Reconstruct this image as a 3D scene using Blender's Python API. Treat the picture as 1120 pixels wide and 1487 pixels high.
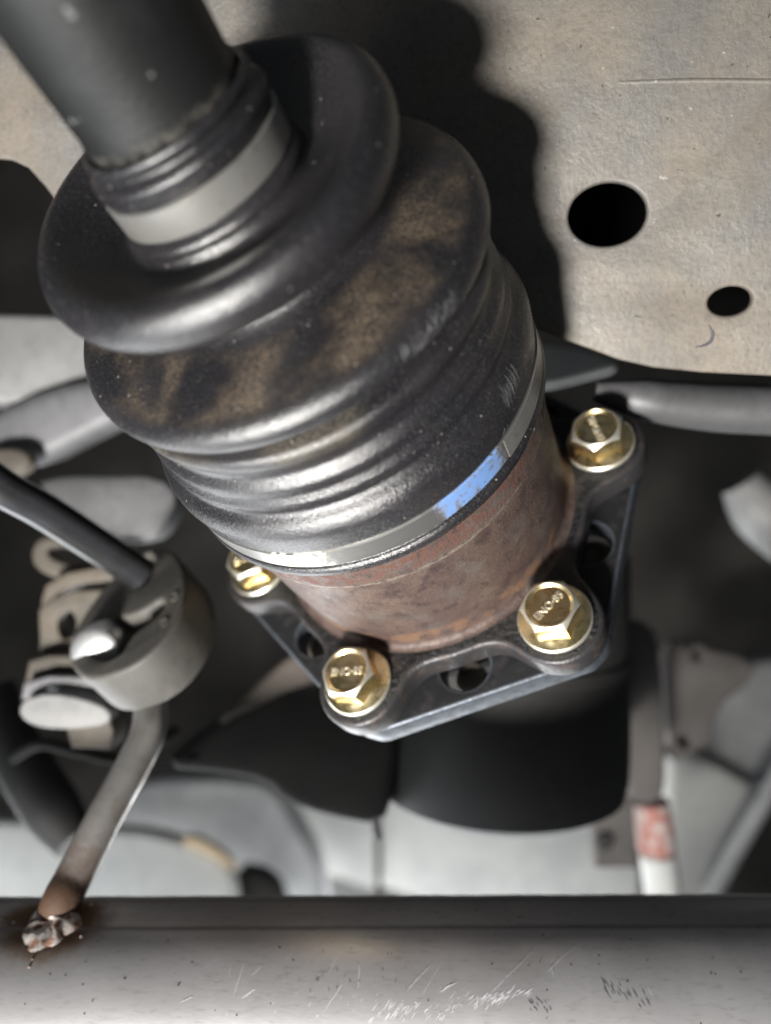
import bpy, bmesh, math, random
from mathutils import Vector, Matrix
from math import sin, cos, pi, radians, sqrt, atan2, degrees

random.seed(7)
scene = bpy.context.scene
for o in list(bpy.data.objects):
    bpy.data.objects.remove(o, do_unlink=True)

# ------------------------------------------------------------------ camera
F = 1100.0                      # focal length in pixels of the 1120 x 1487 photograph
CX, CY = 560.0, 743.5
CAMZ = 0.4
def W(x, y, z):                 # millimetres right / down / forward of the lens -> world metres
    return Vector((x * 0.001, z * 0.001, CAMZ - y * 0.001))
cam_data = bpy.data.cameras.new('camera')
cam_data.sensor_fit = 'VERTICAL'
cam_data.sensor_height = 24.0
cam_data.sensor_width = 18.08
cam_data.lens = F * 24.0 / 1487.0
cam_data.clip_start = 0.002
cam_data.clip_end = 50.0
cam_data.dof.use_dof = True
cam_data.dof.focus_distance = 0.166
cam_data.dof.aperture_fstop = cam_data.lens / 4.4
cam_data.dof.aperture_blades = 0
cam = bpy.data.objects.new('camera', cam_data)
scene.collection.objects.link(cam)
cam.location = (0, 0, CAMZ)
cam.rotation_euler = (radians(90), 0, 0)
scene.camera = cam

# ------------------------------------------------------------------ light
world = bpy.data.worlds.new('World')
scene.world = world
world.use_nodes = True
bg = world.node_tree.nodes['Background']
bg.inputs[0].default_value = (0.86, 0.92, 1.0, 1)
bg.inputs[1].default_value = 0.06

def lamp(name, kind, loc, energy, color=(1, 1, 1), size=None, size_y=None, target=None, radius=None):
    d = bpy.data.lights.new(name, kind)
    d.energy = energy
    d.color = color
    if kind == 'AREA':
        d.shape = 'RECTANGLE'; d.size = size; d.size_y = size_y or size
    if radius is not None:
        d.shadow_soft_size = radius
    o = bpy.data.objects.new(name, d)
    scene.collection.objects.link(o)
    o.location = loc
    if target is not None:
        o.rotation_euler = (target - loc).to_track_quat('-Z', 'Y').to_euler()
    return o
key = lamp('inspection_lamp', 'AREA', W(-197, 340, -300), 1.6, (1.0, 0.97, 0.92), 0.09, 0.09, W(0, -5, 200))
key.data.shape = 'DISK'
key.data.spread = radians(70)
lamp('workshop_light_low', 'AREA', W(-330, 420, -60), 2.4, (0.93, 0.97, 1.0), 0.5, 0.3, W(-10, 60, 185))
lamp('floor_bounce_fill', 'AREA', W(-170, 440, 610), 6.5, (0.95, 0.98, 1.0), 0.9, 0.28, W(-10, -20, 165))  # added strip in place of the bright floor, for highlights on the rubber
lamp('workshop_light_rear', 'AREA', W(-60, 480, 640), 0.42, (0.97, 0.99, 1.0), 0.8, 0.25, W(0, 250, 800))

scene.view_settings.view_transform = 'Standard'
scene.view_settings.look = 'None'
scene.view_settings.exposure = 0.14
scene.view_settings.gamma = 1.0
scene.view_settings.use_curve_mapping = False

# ------------------------------------------------------------------ materials
def lin(c):
    return tuple(((v / 255.0) / 12.92 if v / 255.0 <= 0.04045 else ((v / 255.0 + 0.055) / 1.055) ** 2.4) for v in c) + (1.0,)
class Mat:
    """node builder; all coordinates in millimetres of the object's own space"""
    def __init__(s, name, base, rough=0.5, metal=0.0, spec=0.5):
        s.m = bpy.data.materials.new(name); s.m.use_nodes = True
        s.nt = s.m.node_tree; s.n = s.nt.nodes; s.l = s.nt.links
        s.b = s.n['Principled BSDF']
        s.col = s.rgb(base); s.rough = s.val(rough); s.metal = s.val(metal)
        s.b.inputs['Specular IOR Level'].default_value = spec
        tc = s.n.new('ShaderNodeTexCoord')
        mp = s.n.new('ShaderNodeMapping'); mp.inputs['Scale'].default_value = (1000, 1000, 1000)
        s.l.new(tc.outputs['Object'], mp.inputs['Vector']); s.co = mp.outputs[0]
        s.height = None
    def rgb(s, c):
        n = s.n.new('ShaderNodeRGB'); n.outputs[0].default_value = (c[0], c[1], c[2], 1); return n.outputs[0]
    def val(s, v):
        n = s.n.new('ShaderNodeValue'); n.outputs[0].default_value = v; return n.outputs[0]
    def math(s, op, a, b=None):
        n = s.n.new('ShaderNodeMath'); n.operation = op
        for i, q in enumerate((a, b)):
            if q is None: continue
            if isinstance(q, (int, float)): n.inputs[i].default_value = q
            else: s.l.new(q, n.inputs[i])
        return n.outputs[0]
    def ramp(s, x, lo, hi):
        n = s.n.new('ShaderNodeMapRange'); n.interpolation_type = 'SMOOTHSTEP'
        s.l.new(x, n.inputs[0]); n.inputs[1].default_value = lo; n.inputs[2].default_value = hi
        return n.outputs[0]
    def noise(s, scale, detail=3, rough=0.55, stretch=None, off=(0, 0, 0), dist=0.0, src=None):
        mp = s.n.new('ShaderNodeMapping')
        st = stretch or (1, 1, 1)
        mp.inputs['Scale'].default_value = st; mp.inputs['Location'].default_value = off
        s.l.new(src or s.co, mp.inputs[0])
        n = s.n.new('ShaderNodeTexNoise'); n.inputs['Scale'].default_value = scale
        n.inputs['Detail'].default_value = detail; n.inputs['Roughness'].default_value = rough
        n.inputs['Distortion'].default_value = dist
        s.l.new(mp.outputs[0], n.inputs['Vector']); return n.outputs['Fac']
    def voronoi(s, scale, off=(0, 0, 0)):
        mp = s.n.new('ShaderNodeMapping'); mp.inputs['Location'].default_value = off
        s.l.new(s.co, mp.inputs[0])
        n = s.n.new('ShaderNodeTexVoronoi'); n.inputs['Scale'].default_value = scale
        s.l.new(mp.outputs[0], n.inputs['Vector']); return n.outputs['Distance']
    def attr(s, name):
        n = s.n.new('ShaderNodeAttribute'); n.attribute_name = name; return n.outputs['Fac']
    def band(s, x, a, b, c, d):       # rises a..b, falls c..d
        return s.math('MULTIPLY', s.ramp(x, a, b), s.math('SUBTRACT', 1.0, s.ramp(x, c, d)))
    def layer(s, mask, color=None, rough=None, metal=None):
        if color is not None:
            n = s.n.new('ShaderNodeMix'); n.data_type = 'RGBA'
            s.l.new(mask, n.inputs[0]); s.l.new(s.col, n.inputs[6]); n.inputs[7].default_value = (color[0], color[1], color[2], 1)
            s.col = n.outputs[2]
        for k, v in (('rough', rough), ('metal', metal)):
            if v is not None:
                n = s.n.new('ShaderNodeMix'); s.l.new(mask, n.inputs[0]); s.l.new(getattr(s, k), n.inputs[2]); n.inputs[3].default_value = v
                setattr(s, k, n.outputs[0])
    def bump(s, h, strength, dist=0.0002):
        n = s.n.new('ShaderNodeBump'); n.inputs['Strength'].default_value = strength; n.inputs['Distance'].default_value = dist
        s.l.new(h, n.inputs['Height'])
        if s.height is not None: s.l.new(s.height, n.inputs['Normal'])
        s.height = n.outputs[0]
    def done(s):
        s.l.new(s.col, s.b.inputs['Base Color']); s.l.new(s.rough, s.b.inputs['Roughness']); s.l.new(s.metal, s.b.inputs['Metallic'])
        if s.height is not None: s.l.new(s.height, s.b.inputs['Normal'])
        return s.m

def simple(name, col, rough=0.6, metal=0.0, var=None, vscale=0.08, bump=0.0, bscale=0.6):
    m = Mat(name, col, rough, metal)
    if var is not None:
        m.layer(m.ramp(m.noise(vscale, 4), 0.38, 0.66), var)
    m.layer(m.math('MULTIPLY', m.ramp(m.noise(vscale * 7, 5), 0.42, 0.8), 0.5), tuple(v * 0.65 for v in col))
    if bump: m.bump(m.noise(bscale, 4), bump)
    return m.done()

# rubber of the boot
m = Mat('boot_rubber', (0.0105, 0.010, 0.0115), 0.28, spec=0.78)
sta = m.attr('sta'); rad = m.attr('rad'); ang = m.attr('ang')
m.layer(m.ramp(m.noise(0.07, 4), 0.40, 0.68), (0.017, 0.0155, 0.017), 0.34)
# brown road dust caught on the second fold and thinner on the third
grain = m.ramp(m.noise(2.2, 2), 0.34, 0.60)
patch = m.ramp(m.noise(0.075, 4, 0.55, off=(3.2, 1.7, 6.1), dist=0.2), 0.38, 0.68)
foldB = m.math('MULTIPLY', m.band(sta, -99.6, -98.4, -94.6, -92.0), m.band(rad, 27.5, 31.0, 40.5, 43.5))
m.layer(m.math('MULTIPLY', m.math('MULTIPLY', patch, foldB), m.math('MULTIPLY', grain, 0.72)), (0.165, 0.122, 0.078), 0.75)
foldC = m.band(sta, -89.0, -86.5, -84.0, -77.0)
m.layer(m.math('MULTIPLY', m.math('MULTIPLY', foldC, grain), m.math('MULTIPLY', m.ramp(m.noise(0.05, 3, off=(9, 2, 4)), 0.42, 0.60), 0.55)), (0.10, 0.080, 0.048), 0.85)
seam = m.band(sta, -89.6, -89.2, -88.6, -88.2)
m.layer(m.math('MULTIPLY', seam, 0.45), (0.15, 0.125, 0.09), 0.7)
# fine grain with its sparkle put into the colour, and pale dust specks
m.layer(m.ramp(m.noise(2.0, 3, 0.75, off=(2, 5, 7)), 0.48, 0.72), (0.036, 0.035, 0.038), 0.22)
sp = m.ramp(m.noise(1.9, 2, off=(11, 5, 2)), 0.62, 0.72)
m.layer(m.math('MULTIPLY', sp, m.math('ADD', 0.10, m.math('MULTIPLY', m.ramp(m.noise(0.09, 3, off=(1, 8, 3)), 0.44, 0.70), 0.60))), (0.17, 0.165, 0.16), 0.5)
m.layer(m.math('MULTIPLY', m.ramp(m.voronoi(0.27), 0.07, 0.035), 0.8), (0.30, 0.28, 0.26), 0.7)
m.bump(m.noise(2.0, 3, 0.65), 0.6, 0.00027)
m.bump(m.noise(0.22, 3), 0.08, 0.0006)
M_BOOT = m.done()

m = Mat('shaft_paint', (0.0085, 0.009, 0.009), 0.45, spec=0.35)
m.layer(m.ramp(m.noise(0.07, 4, off=(4, 4, 1)), 0.45, 0.80), (0.020, 0.021, 0.021), 0.5)
m.layer(m.ramp(m.voronoi(0.17), 0.12, 0.05), (0.12, 0.125, 0.125), 0.6)
m.layer(m.math('MULTIPLY', m.math('MULTIPLY', m.band(m.attr('sta'), -130, -128.0, -126, -125), 0.6), m.ramp(m.noise(0.5, 4), 0.4, 0.6)), (0.085, 0.078, 0.068), 0.7)
m.bump(m.noise(0.9, 4), 0.25, 0.0003)
M_SHAFT = m.done()

m = Mat('clamp_steel', (0.38, 0.372, 0.355), 0.32, 0.72)
m.layer(m.ramp(m.noise(0.12, 4), 0.40, 0.75), (0.33, 0.32, 0.30), 0.38)
m.layer(m.math('MULTIPLY', m.ramp(m.noise(0.30, 5, off=(5, 9, 1)), 0.56, 0.74), 0.45), (0.20, 0.17, 0.13), 0.6, 0.8)
m.bump(m.noise(0.5, 3, stretch=(1, 1, 4)), 0.08)
M_CLAMP = m.done()

m = Mat('clamp_steel_marked', (0.30, 0.295, 0.285), 0.36, 0.85)
m.layer(m.ramp(m.noise(0.2, 5), 0.5, 0.72), (0.22, 0.215, 0.20), 0.52)
ang = m.attr('ang')
n1 = m.noise(0.9, 5, 0.65, off=(2, 2, 2))
blue = m.band(m.math('ADD', ang, m.math('MULTIPLY', n1, 10.0)), 72.0, 76.0, 93.0, 96.5)
m.layer(m.math('MULTIPLY', blue, m.math('MULTIPLY', m.ramp(n1, 0.30, 0.44), m.ramp(m.noise(0.35, 3, off=(4, 1, 3)), 0.22, 0.50))), (0.12, 0.22, 0.45), 0.55, 0.0)
smud = m.band(m.math('ADD', ang, m.math('MULTIPLY', n1, 6.0)), 123, 127, 138, 142)
m.layer(m.math('MULTIPLY', smud, m.ramp(m.noise(0.55, 4), 0.46, 0.56)), (0.60, 0.56, 0.42), 0.7, 0.0)
M_CLAMP2 = m.done()

m = Mat('rusty_cup', (0.075, 0.050, 0.043), 0.54, 0.2)
m.layer(m.ramp(m.noise(0.10, 5, 0.6), 0.40, 0.70), (0.115, 0.080, 0.066), 0.48)
m.layer(m.ramp(m.noise(0.22, 5, 0.7, off=(7, 1, 1)), 0.46, 0.66), (0.046, 0.031, 0.031), 0.5, 0.3)
m.layer(m.ramp(m.noise(0.9, 4, 0.6, off=(3, 1, 1)), 0.52, 0.70), (0.070, 0.034, 0.025), 0.75, 0.0)
m.layer(m.math('MULTIPLY', m.ramp(m.noise(0.09, 3, off=(8, 1, 5)), 0.48, 0.70), 0.55), (0.17, 0.155, 0.14), 0.38, 0.6)
sta = m.attr('sta')
m.layer(m.math('MULTIPLY', m.band(sta, -38.2, -37.2, -36.0, -35.2), m.ramp(m.noise(0.5, 4), 0.35, 0.6)), (0.36, 0.31, 0.26), 0.4, 0.7)
m.layer(m.math('MULTIPLY', m.band(sta, -48, -46, -40, -37), m.ramp(m.noise(0.45, 4, off=(2, 7, 1)), 0.40, 0.60)), (0.085, 0.036, 0.026), 0.8, 0.0)
m.layer(m.math('MULTIPLY', m.band(sta, -8, -6, -3, -1), m.ramp(m.noise(0.16, 4, off=(2, 7, 1)), 0.45, 0.62)), (0.125, 0.068, 0.040), 0.7, 0.0)
m.layer(m.math('MULTIPLY', m.ramp(m.noise(2.2, 3, 0.7, off=(4, 4, 9)), 0.50, 0.66), 0.6), (0.035, 0.020, 0.015), 0.8, 0.0)
m.layer(m.math('MULTIPLY', m.ramp(m.noise(2.6, 2, 0.6, off=(14, 1, 2)), 0.64, 0.74), 0.6), (0.22, 0.17, 0.13), 0.5)
m.bump(m.noise(1.4, 4, 0.65), 0.6, 0.0004)
M_CUP = m.done()

m = Mat('cast_flange', (0.0115, 0.0115, 0.013), 0.40, 0.15)
m.layer(m.ramp(m.noise(0.7, 5, 0.65), 0.55, 0.74), (0.075, 0.072, 0.070), 0.42, 0.4)
m.layer(m.math('MULTIPLY', m.ramp(m.noise(0.14, 4, off=(6, 2, 3)), 0.50, 0.66), 0.6), (0.050, 0.040, 0.036), 0.6)
m.bump(m.noise(0.7, 5, 0.65), 0.9, 0.0009)
M_FLANGE = m.done()

m = Mat('cast_flange_edge', (0.045, 0.043, 0.045), 0.42, 0.45)
m.layer(m.ramp(m.noise(0.25, 5), 0.50, 0.72), (0.075, 0.058, 0.051), 0.6)
m.bump(m.noise(0.9, 4), 0.4, 0.0004)
M_FLANGE_EDGE = m.done()

m = Mat('companion_steel', (0.012, 0.0125, 0.0145), 0.55, 0.15)
m.layer(m.ramp(m.noise(0.2, 4), 0.5, 0.7), (0.026, 0.023, 0.023), 0.65)
m.bump(m.noise(0.9, 4), 0.3, 0.0003)
M_COMP = m.done()
m = Mat('companion_edge', (0.090, 0.102, 0.122), 0.42, 0.5)
m.layer(m.ramp(m.noise(0.4, 4), 0.42, 0.66), (0.060, 0.067, 0.078), 0.5)
m.bump(m.noise(0.9, 4), 0.3, 0.0003)
M_COMP_EDGE = m.done()

m = Mat('yellow_zinc', (0.84, 0.67, 0.34), 0.27, 1.0)
m.layer(m.ramp(m.noise(0.35, 4), 0.40, 0.66), (0.68, 0.58, 0.38), 0.40)
m.layer(m.ramp(m.noise(1.4, 4, off=(3, 3, 1)), 0.62, 0.74), (0.32, 0.26, 0.16), 0.5)
m.bump(m.noise(0.9, 4), 0.22, 0.0002)
M_ZINC = m.done()
m = Mat('yellow_zinc_worn', (0.90, 0.86, 0.74), 0.34, 0.85)
m.layer(m.ramp(m.noise(0.5, 4), 0.5, 0.72), (0.70, 0.62, 0.45), 0.42)
m.bump(m.noise(1.2, 4), 0.25, 0.0002)
M_ZINC_RIM = m.done()

# frame plate
m = Mat('frame_plate', (0.180, 0.166, 0.146), 0.46, 0.25)
m.layer(m.ramp(m.noise(0.020, 4, 0.6), 0.38, 0.66), (0.150, 0.147, 0.142), 0.50, 0.3)
m.layer(m.math('MULTIPLY', m.ramp(m.noise(0.030, 5, 0.65, off=(2, 9, 5), stretch=(1, 1, 2.2)), 0.52, 0.76), 0.45), (0.25, 0.24, 0.22), 0.5, 0.1)
m.layer(m.math('MULTIPLY', m.ramp(m.noise(0.016, 4, 0.6, off=(4, 7, 2.2)), 0.42, 0.66), 0.65), (0.205, 0.165, 0.118), 0.65, 0.0)
m.layer(m.math('MULTIPLY', m.ramp(m.noise(0.055, 5, 0.7, off=(14, 3, 2)), 0.48, 0.72), 0.55), (0.110, 0.100, 0.090), 0.6)
m.layer(m.math('MULTIPLY', m.ramp(m.noise(0.7, 5, 0.75, off=(1, 1, 8)), 0.46, 0.68), 0.55), (0.105, 0.095, 0.083), 0.6)
m.layer(m.math('MULTIPLY', m.ramp(m.noise(0.55, 2, off=(21, 6, 8)), 0.70, 0.76), 0.9), (0.045, 0.040, 0.035), 0.6)
m.layer(m.math('MULTIPLY', m.ramp(m.noise(0.42, 2, off=(5, 16, 9)), 0.735, 0.78), 0.8), (0.36, 0.35, 0.33), 0.6)
m.bump(m.noise(0.8, 5, 0.7), 0.55, 0.0004)
m.bump(m.noise(0.05, 3), 0.30, 0.002)
M_PLATE = m.done()

# exhaust steel
m = Mat('exhaust_steel', (0.56, 0.55, 0.56), 0.42, 0.65)
m.layer(m.ramp(m.noise(0.05, 4, stretch=(0.5, 1, 1)), 0.42, 0.66), (0.48, 0.47, 0.475), 0.48)
m.layer(m.math('MULTIPLY', m.ramp(m.noise(0.9, 5, 0.7, stretch=(0.25, 1, 1)), 0.5, 0.75), 0.5), (0.26, 0.25, 0.25), 0.5)
m.layer(m.ramp(m.voronoi(0.20, (7, 3, 1)), 0.075, 0.04), (0.05, 0.045, 0.04), 0.8, 0.0)
wd = m.attr('weld')
rustn = m.noise(0.10, 4, 0.65, off=(3, 1, 4))
m.layer(m.ramp(m.math('ADD', wd, m.math('MULTIPLY', rustn, -0.45)), 0.06, 0.42), (0.150, 0.088, 0.050), 0.7, 0.2)
m.layer(m.ramp(m.math('ADD', wd, m.math('MULTIPLY', rustn, -0.25)), 0.45, 0.75), (0.055, 0.035, 0.026), 0.75, 0.1)
shade_bands = m.attr('seam')  # dark bands along the pipe, its shading put into the colour
m.layer(m.math('MULTIPLY', shade_bands, m.math('ADD', 0.35, m.noise(0.08, 3, stretch=(0.4, 1, 1)))), (0.20, 0.195, 0.20), 0.5)
m.bump(m.noise(1.2, 4, stretch=(0.3, 1, 1)), 0.10, 0.0002)
m.bump(m.noise(0.04, 2), 0.15, 0.002)
M_PIPE = m.done()
M_SCRATCH = simple('bare_scratch', (0.66, 0.66, 0.68), 0.5, 0.2)
M_GOUGE = simple('dark_gouge', (0.07, 0.07, 0.085), 0.6, 0.2)
M_SCUFF = simple('scuffed_rubber', (0.15, 0.15, 0.16), 0.55)

m = Mat('hanger_rod_steel', (0.34, 0.33, 0.32), 0.34, 0.7)
m.layer(m.ramp(m.noise(0.10, 4), 0.42, 0.66), (0.24, 0.215, 0.195), 0.42)
rp = m.attr('rust')
m.layer(m.ramp(m.math('ADD', rp, m.math('MULTIPLY', m.noise(0.22, 4), 0.5)), 0.55, 1.05), (0.075, 0.040, 0.023), 0.75, 0.1)
m.bump(m.noise(0.7, 4), 0.3, 0.0004)
M_ROD = m.done()
m = Mat('weld_bead', (0.60, 0.56, 0.53), 0.38, 0.5)
m.layer(m.ramp(m.noise(0.35, 4), 0.46, 0.62), (0.26, 0.15, 0.11), 0.6, 0.2)
m.layer(m.ramp(m.noise(0.4, 4, off=(3, 3, 3)), 0.55, 0.7), (0.05, 0.035, 0.03), 0.7, 0.2)
m.bump(m.noise(0.7, 4), 0.6, 0.0006)
M_WELD = m.done()

M_ISO = simple('hanger_rubber', (0.070, 0.066, 0.061), 0.6, 0.0, (0.105, 0.098, 0.084), 0.045, 0.5, 1.1)
M_CHROME = simple('bright_steel', (0.75, 0.75, 0.75), 0.42, 1.0)
M_BLUESTEEL = simple('grey_rod_steel', (0.030, 0.031, 0.036), 0.28, 0.1, (0.02, 0.02, 0.02))
M_TAN = simple('dusty_bracket', (0.14, 0.118, 0.092), 0.6, 0.1, (0.08, 0.071, 0.060), 0.06, 0.4)
M_DARK = simple('near_black', (0.014, 0.0135, 0.0135), 0.7, 0.0, (0.020, 0.019, 0.018), 0.05, 0.4, 0.25)  # also gives the drum, hanger slots and bracket hole their painted shade
M_BROWN = simple('brown_casing', (0.017, 0.0155, 0.0135), 0.9, 0.0, (0.024, 0.0215, 0.0185), 0.04, 0.4, 0.3)
M_BROWN2 = simple('dusty_brown_edge', (0.10, 0.083, 0.070), 0.75, 0.0, (0.07, 0.062, 0.055), 0.05)
M_CAVITY = Mat('cavity_shade', (0.002, 0.002, 0.002), 1.0, spec=0.05).done()  # near-black so the inside reads unlit; shade put into the colour
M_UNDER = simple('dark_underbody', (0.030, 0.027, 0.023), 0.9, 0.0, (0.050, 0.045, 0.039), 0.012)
M_PALE = simple('pale_panel', (0.40, 0.395, 0.375), 0.8, 0.0, (0.32, 0.32, 0.31), 0.02)
M_PALE2 = simple('pale_grey_block', (0.42, 0.42, 0.42), 0.7, 0.0, (0.33, 0.33, 0.34), 0.025)
M_WHITE = simple('white_paint', (0.62, 0.62, 0.59), 0.8, 0.0, (0.54, 0.545, 0.53), 0.02)
M_GREY = simple('grey_casting', (0.24, 0.24, 0.24), 0.6, 0.1, (0.32, 0.32, 0.32), 0.03)
M_GREY2 = simple('mid_grey_casting', (0.15, 0.15, 0.155), 0.55, 0.2, (0.20, 0.20, 0.21), 0.03)
M_WEDGE = simple('dark_grey_plate', (0.085, 0.085, 0.088), 0.5, 0.2, (0.12, 0.12, 0.125), 0.05, 0.3)
M_STRAP = simple('brown_grey_strap', (0.105, 0.095, 0.09), 0.75, 0.0, (0.08, 0.072, 0.066), 0.04)
M_RED = simple('faded_red', (0.40, 0.15, 0.12), 0.7, 0.0, (0.52, 0.46, 0.43), 0.14)
M_TANBIT = simple('tan_edge', (0.60, 0.46, 0.30), 0.7)

# ------------------------------------------------------------------ mesh helpers
def link(name, mesh, mat, parent=None, sharp=35):
    mats = mat if isinstance(mat, (list, tuple)) else [mat]
    for q in mats: mesh.materials.append(q)
    for p in mesh.polygons: p.use_smooth = True
    if sharp: mesh.set_sharp_from_angle(angle=radians(sharp))
    o = bpy.data.objects.new(name, mesh)
    scene.collection.objects.link(o)
    if parent is not None:
        o.parent = parent
    return o
def origin_of(parent):
    v = Vector((0, 0, 0))
    while parent is not None:
        v += parent.location; parent = parent.parent
    return v
def obj(name, verts_mm, faces, mat, parent=None, sharp=35, attrs=None, mat_idx=None, origin=None):
    """verts in lens-space millimetres; local to the parent's origin, or to `origin` (top-level mesh)"""
    vs = [W(*v) for v in verts_mm]
    if parent is not None:
        base = origin_of(parent)
    else:
        base = origin if origin is not None else sum(vs, Vector()) / len(vs)
    me = bpy.data.meshes.new(name)
    me.from_pydata([v - base for v in vs], [], faces)
    bm = bmesh.new(); bm.from_mesh(me)
    bmesh.ops.recalc_face_normals(bm, faces=bm.faces)
    bm.to_mesh(me); bm.free()
    if attrs:
        for k, data in attrs.items():
            a = me.attributes.new(k, 'FLOAT', 'POINT'); a.data.foreach_set('value', data)
    o = link(name, me, mat, parent, sharp)
    if mat_idx:
        me.polygons.foreach_set('material_index', mat_idx)
    if parent is None: o.location = base
    return o
def empty(name, loc, label, cat, group=None):
    o = bpy.data.objects.new(name, None); scene.collection.objects.link(o)
    o.location = loc; o.empty_display_size = 0.01
    o['label'] = label; o['category'] = cat
    if group: o['group'] = group
    return o
def tag(o, label, cat, group=None):
    o['label'] = label; o['category'] = cat
    if group: o['group'] = group
    return o
def V(x, y, z): return Vector((x, y, z))
def px(u, v, z): return V((u - CX) * z / F, (v - CY) * z / F, z)
def hit(u, v, P, n):             # view ray through a pixel meets the plane (P, n)
    r = V((u - CX) / F, (v - CY) / F, 1.0)
    return r * (P.dot(n) / r.dot(n))
def smooth_closed(pts, it=2):
    for _ in range(it):
        q = []
        for i, p in enumerate(pts):
            n = pts[(i + 1) % len(pts)]
            q.append((p[0] * .75 + n[0] * .25, p[1] * .75 + n[1] * .25)); q.append((p[0] * .25 + n[0] * .75, p[1] * .25 + n[1] * .75))
        pts = q
    return pts
def curve_mesh(outlines, th, bev, res=3):
    cu = bpy.data.curves.new('tmp', 'CURVE'); cu.dimensions = '2D'; cu.fill_mode = 'BOTH'
    cu.extrude = max(th / 2 - bev, 0.0); cu.bevel_depth = bev; cu.offset = -bev; cu.bevel_resolution = res
    for pts in outlines:
        sp = cu.splines.new('POLY'); sp.points.add(len(pts) - 1)
        for p, q in zip(sp.points, pts): p.co = (q[0], q[1], 0, 1)
        sp.use_cyclic_u = True
    o = bpy.data.objects.new('tmp', cu); scene.collection.objects.link(o)
    dg = bpy.context.evaluated_depsgraph_get(); dg.update()
    me = bpy.data.meshes.new_from_object(o.evaluated_get(dg))
    bpy.data.objects.remove(o); bpy.data.curves.remove(cu)
    vs = [tuple(v.co) for v in me.vertices]; fs = [tuple(p.vertices) for p in me.polygons]
    bpy.data.meshes.remove(me)
    return vs, fs
def weld(vs, fs, eps=1e-3):
    key = {}; idx = []; out = []
    for v in vs:
        k = (round(v[0] / eps), round(v[1] / eps), round(v[2] / eps))
        if k not in key: key[k] = len(out); out.append(v)
        idx.append(key[k])
    nf = []
    for f in fs:
        g = []
        for i in f:
            j = idx[i]
            if not g or g[-1] != j: g.append(j)
        if len(g) > 1 and g[0] == g[-1]: g.pop()
        if len(set(g)) >= 3: nf.append(tuple(g))
    return out, nf
def slab(name, outlines, O, ex, ey, th, bev, mat, parent=None, edge_mat=None, sharp=40):
    """outlines in mm of the plane (O, ex, ey); the front face passes through O, the body goes back along ex x ey"""
    ez = ex.cross(ey)
    if ez.z < 0: ez = -ez
    vs, fs = weld(*curve_mesh(outlines, th, bev))
    zc = th / 2
    wv = [O + ex * a + ey * b + ez * (c + zc) for a, b, c in vs]
    mi = None; mats = mat
    if edge_mat is not None:
        mats = [mat, edge_mat]; mi = []
        for f in fs:
            zs = [vs[i][2] for i in f]
            mi.append(0 if (max(zs) - min(zs) < 1e-3 and abs(abs(zs[0]) - th / 2) < 1e-2) else 1)
    return obj(name, wv, fs, mats, parent, sharp, mat_idx=mi)
EX, EY = V(1, 0, 0), V(0, 1, 0)
def pslab(name, pts, z, th, bev, mat, parent=None, smooth=1, tilt=(0, 0), holes=()):
    """a thick piece whose outline is given where it is seen, at its own distance; tilt = depth change per mm right / down"""
    n = V(-tilt[0], -tilt[1], 1).normalized()
    c = (sum(p[0] for p in pts) / len(pts), sum(p[1] for p in pts) / len(pts))
    O = px(c[0], c[1], z)
    ex = V(1, 0, tilt[0]).normalized(); ey = n.cross(ex)
    def loc(ps):
        r = []
        for p in ps:
            q = hit(p[0], p[1], O, n) - O
            r.append((q.dot(ex), q.dot(ey)))
        return r
    outs = [smooth_closed(loc(pts), smooth) if smooth else loc(pts)] + [smooth_closed(loc(h), 2) for h in holes]
    return slab(name, outs, O, ex, ey, th, bev, mat, parent)
def catmull(pts, n=10):
    P = [pts[0] * 2 - pts[1]] + list(pts) + [pts[-1] * 2 - pts[-2]]
    out = []
    for i in range(1, len(P) - 2):
        for k in range(n):
            t = k / n; a, b, c, d = P[i - 1], P[i], P[i + 1], P[i + 2]
            out.append(0.5 * ((2 * b) + (c - a) * t + (2 * a - 5 * b + 4 * c - d) * t * t + (3 * b - a - 3 * c + d) * t ** 3))
    out.append(pts[-1]); return out
def tube(name, path, radii, mat, parent=None, seg=28, smooth=10, attr=None, cap=True):
    n0 = len(path)
    pts = catmull(path, smooth) if smooth else list(path)
    N = len(pts)
    def rr(i):
        if isinstance(radii, (int, float)): return radii
        t = i / (N - 1) * (len(radii) - 1); k = min(int(t), len(radii) - 2); return radii[k] + (radii[k + 1] - radii[k]) * (t - k)
    vs, fs, at = [], [], []
    up = None
    for i, p in enumerate(pts):
        t = (pts[min(i + 1, N - 1)] - pts[max(i - 1, 0)]).normalized()
        if up is None:
            up = t.orthogonal().normalized()
        up = (up - t * up.dot(t)).normalized(); sd = t.cross(up)
        for k in range(seg):
            a = 2 * pi * k / seg
            vs.append(p + (up * cos(a) + sd * sin(a)) * rr(i)); at.append(i / (N - 1))
    for i in range(N - 1):
        for k in range(seg):
            k2 = (k + 1) % seg
            fs.append((i * seg + k, i * seg + k2, (i + 1) * seg + k2, (i + 1) * seg + k))
    if cap:
        fs.append(tuple(range(seg))); fs.append(tuple((N - 1) * seg + k for k in range(seg)))
    return obj(name, vs, fs, mat, parent, 40, {attr: at} if attr else None)
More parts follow.
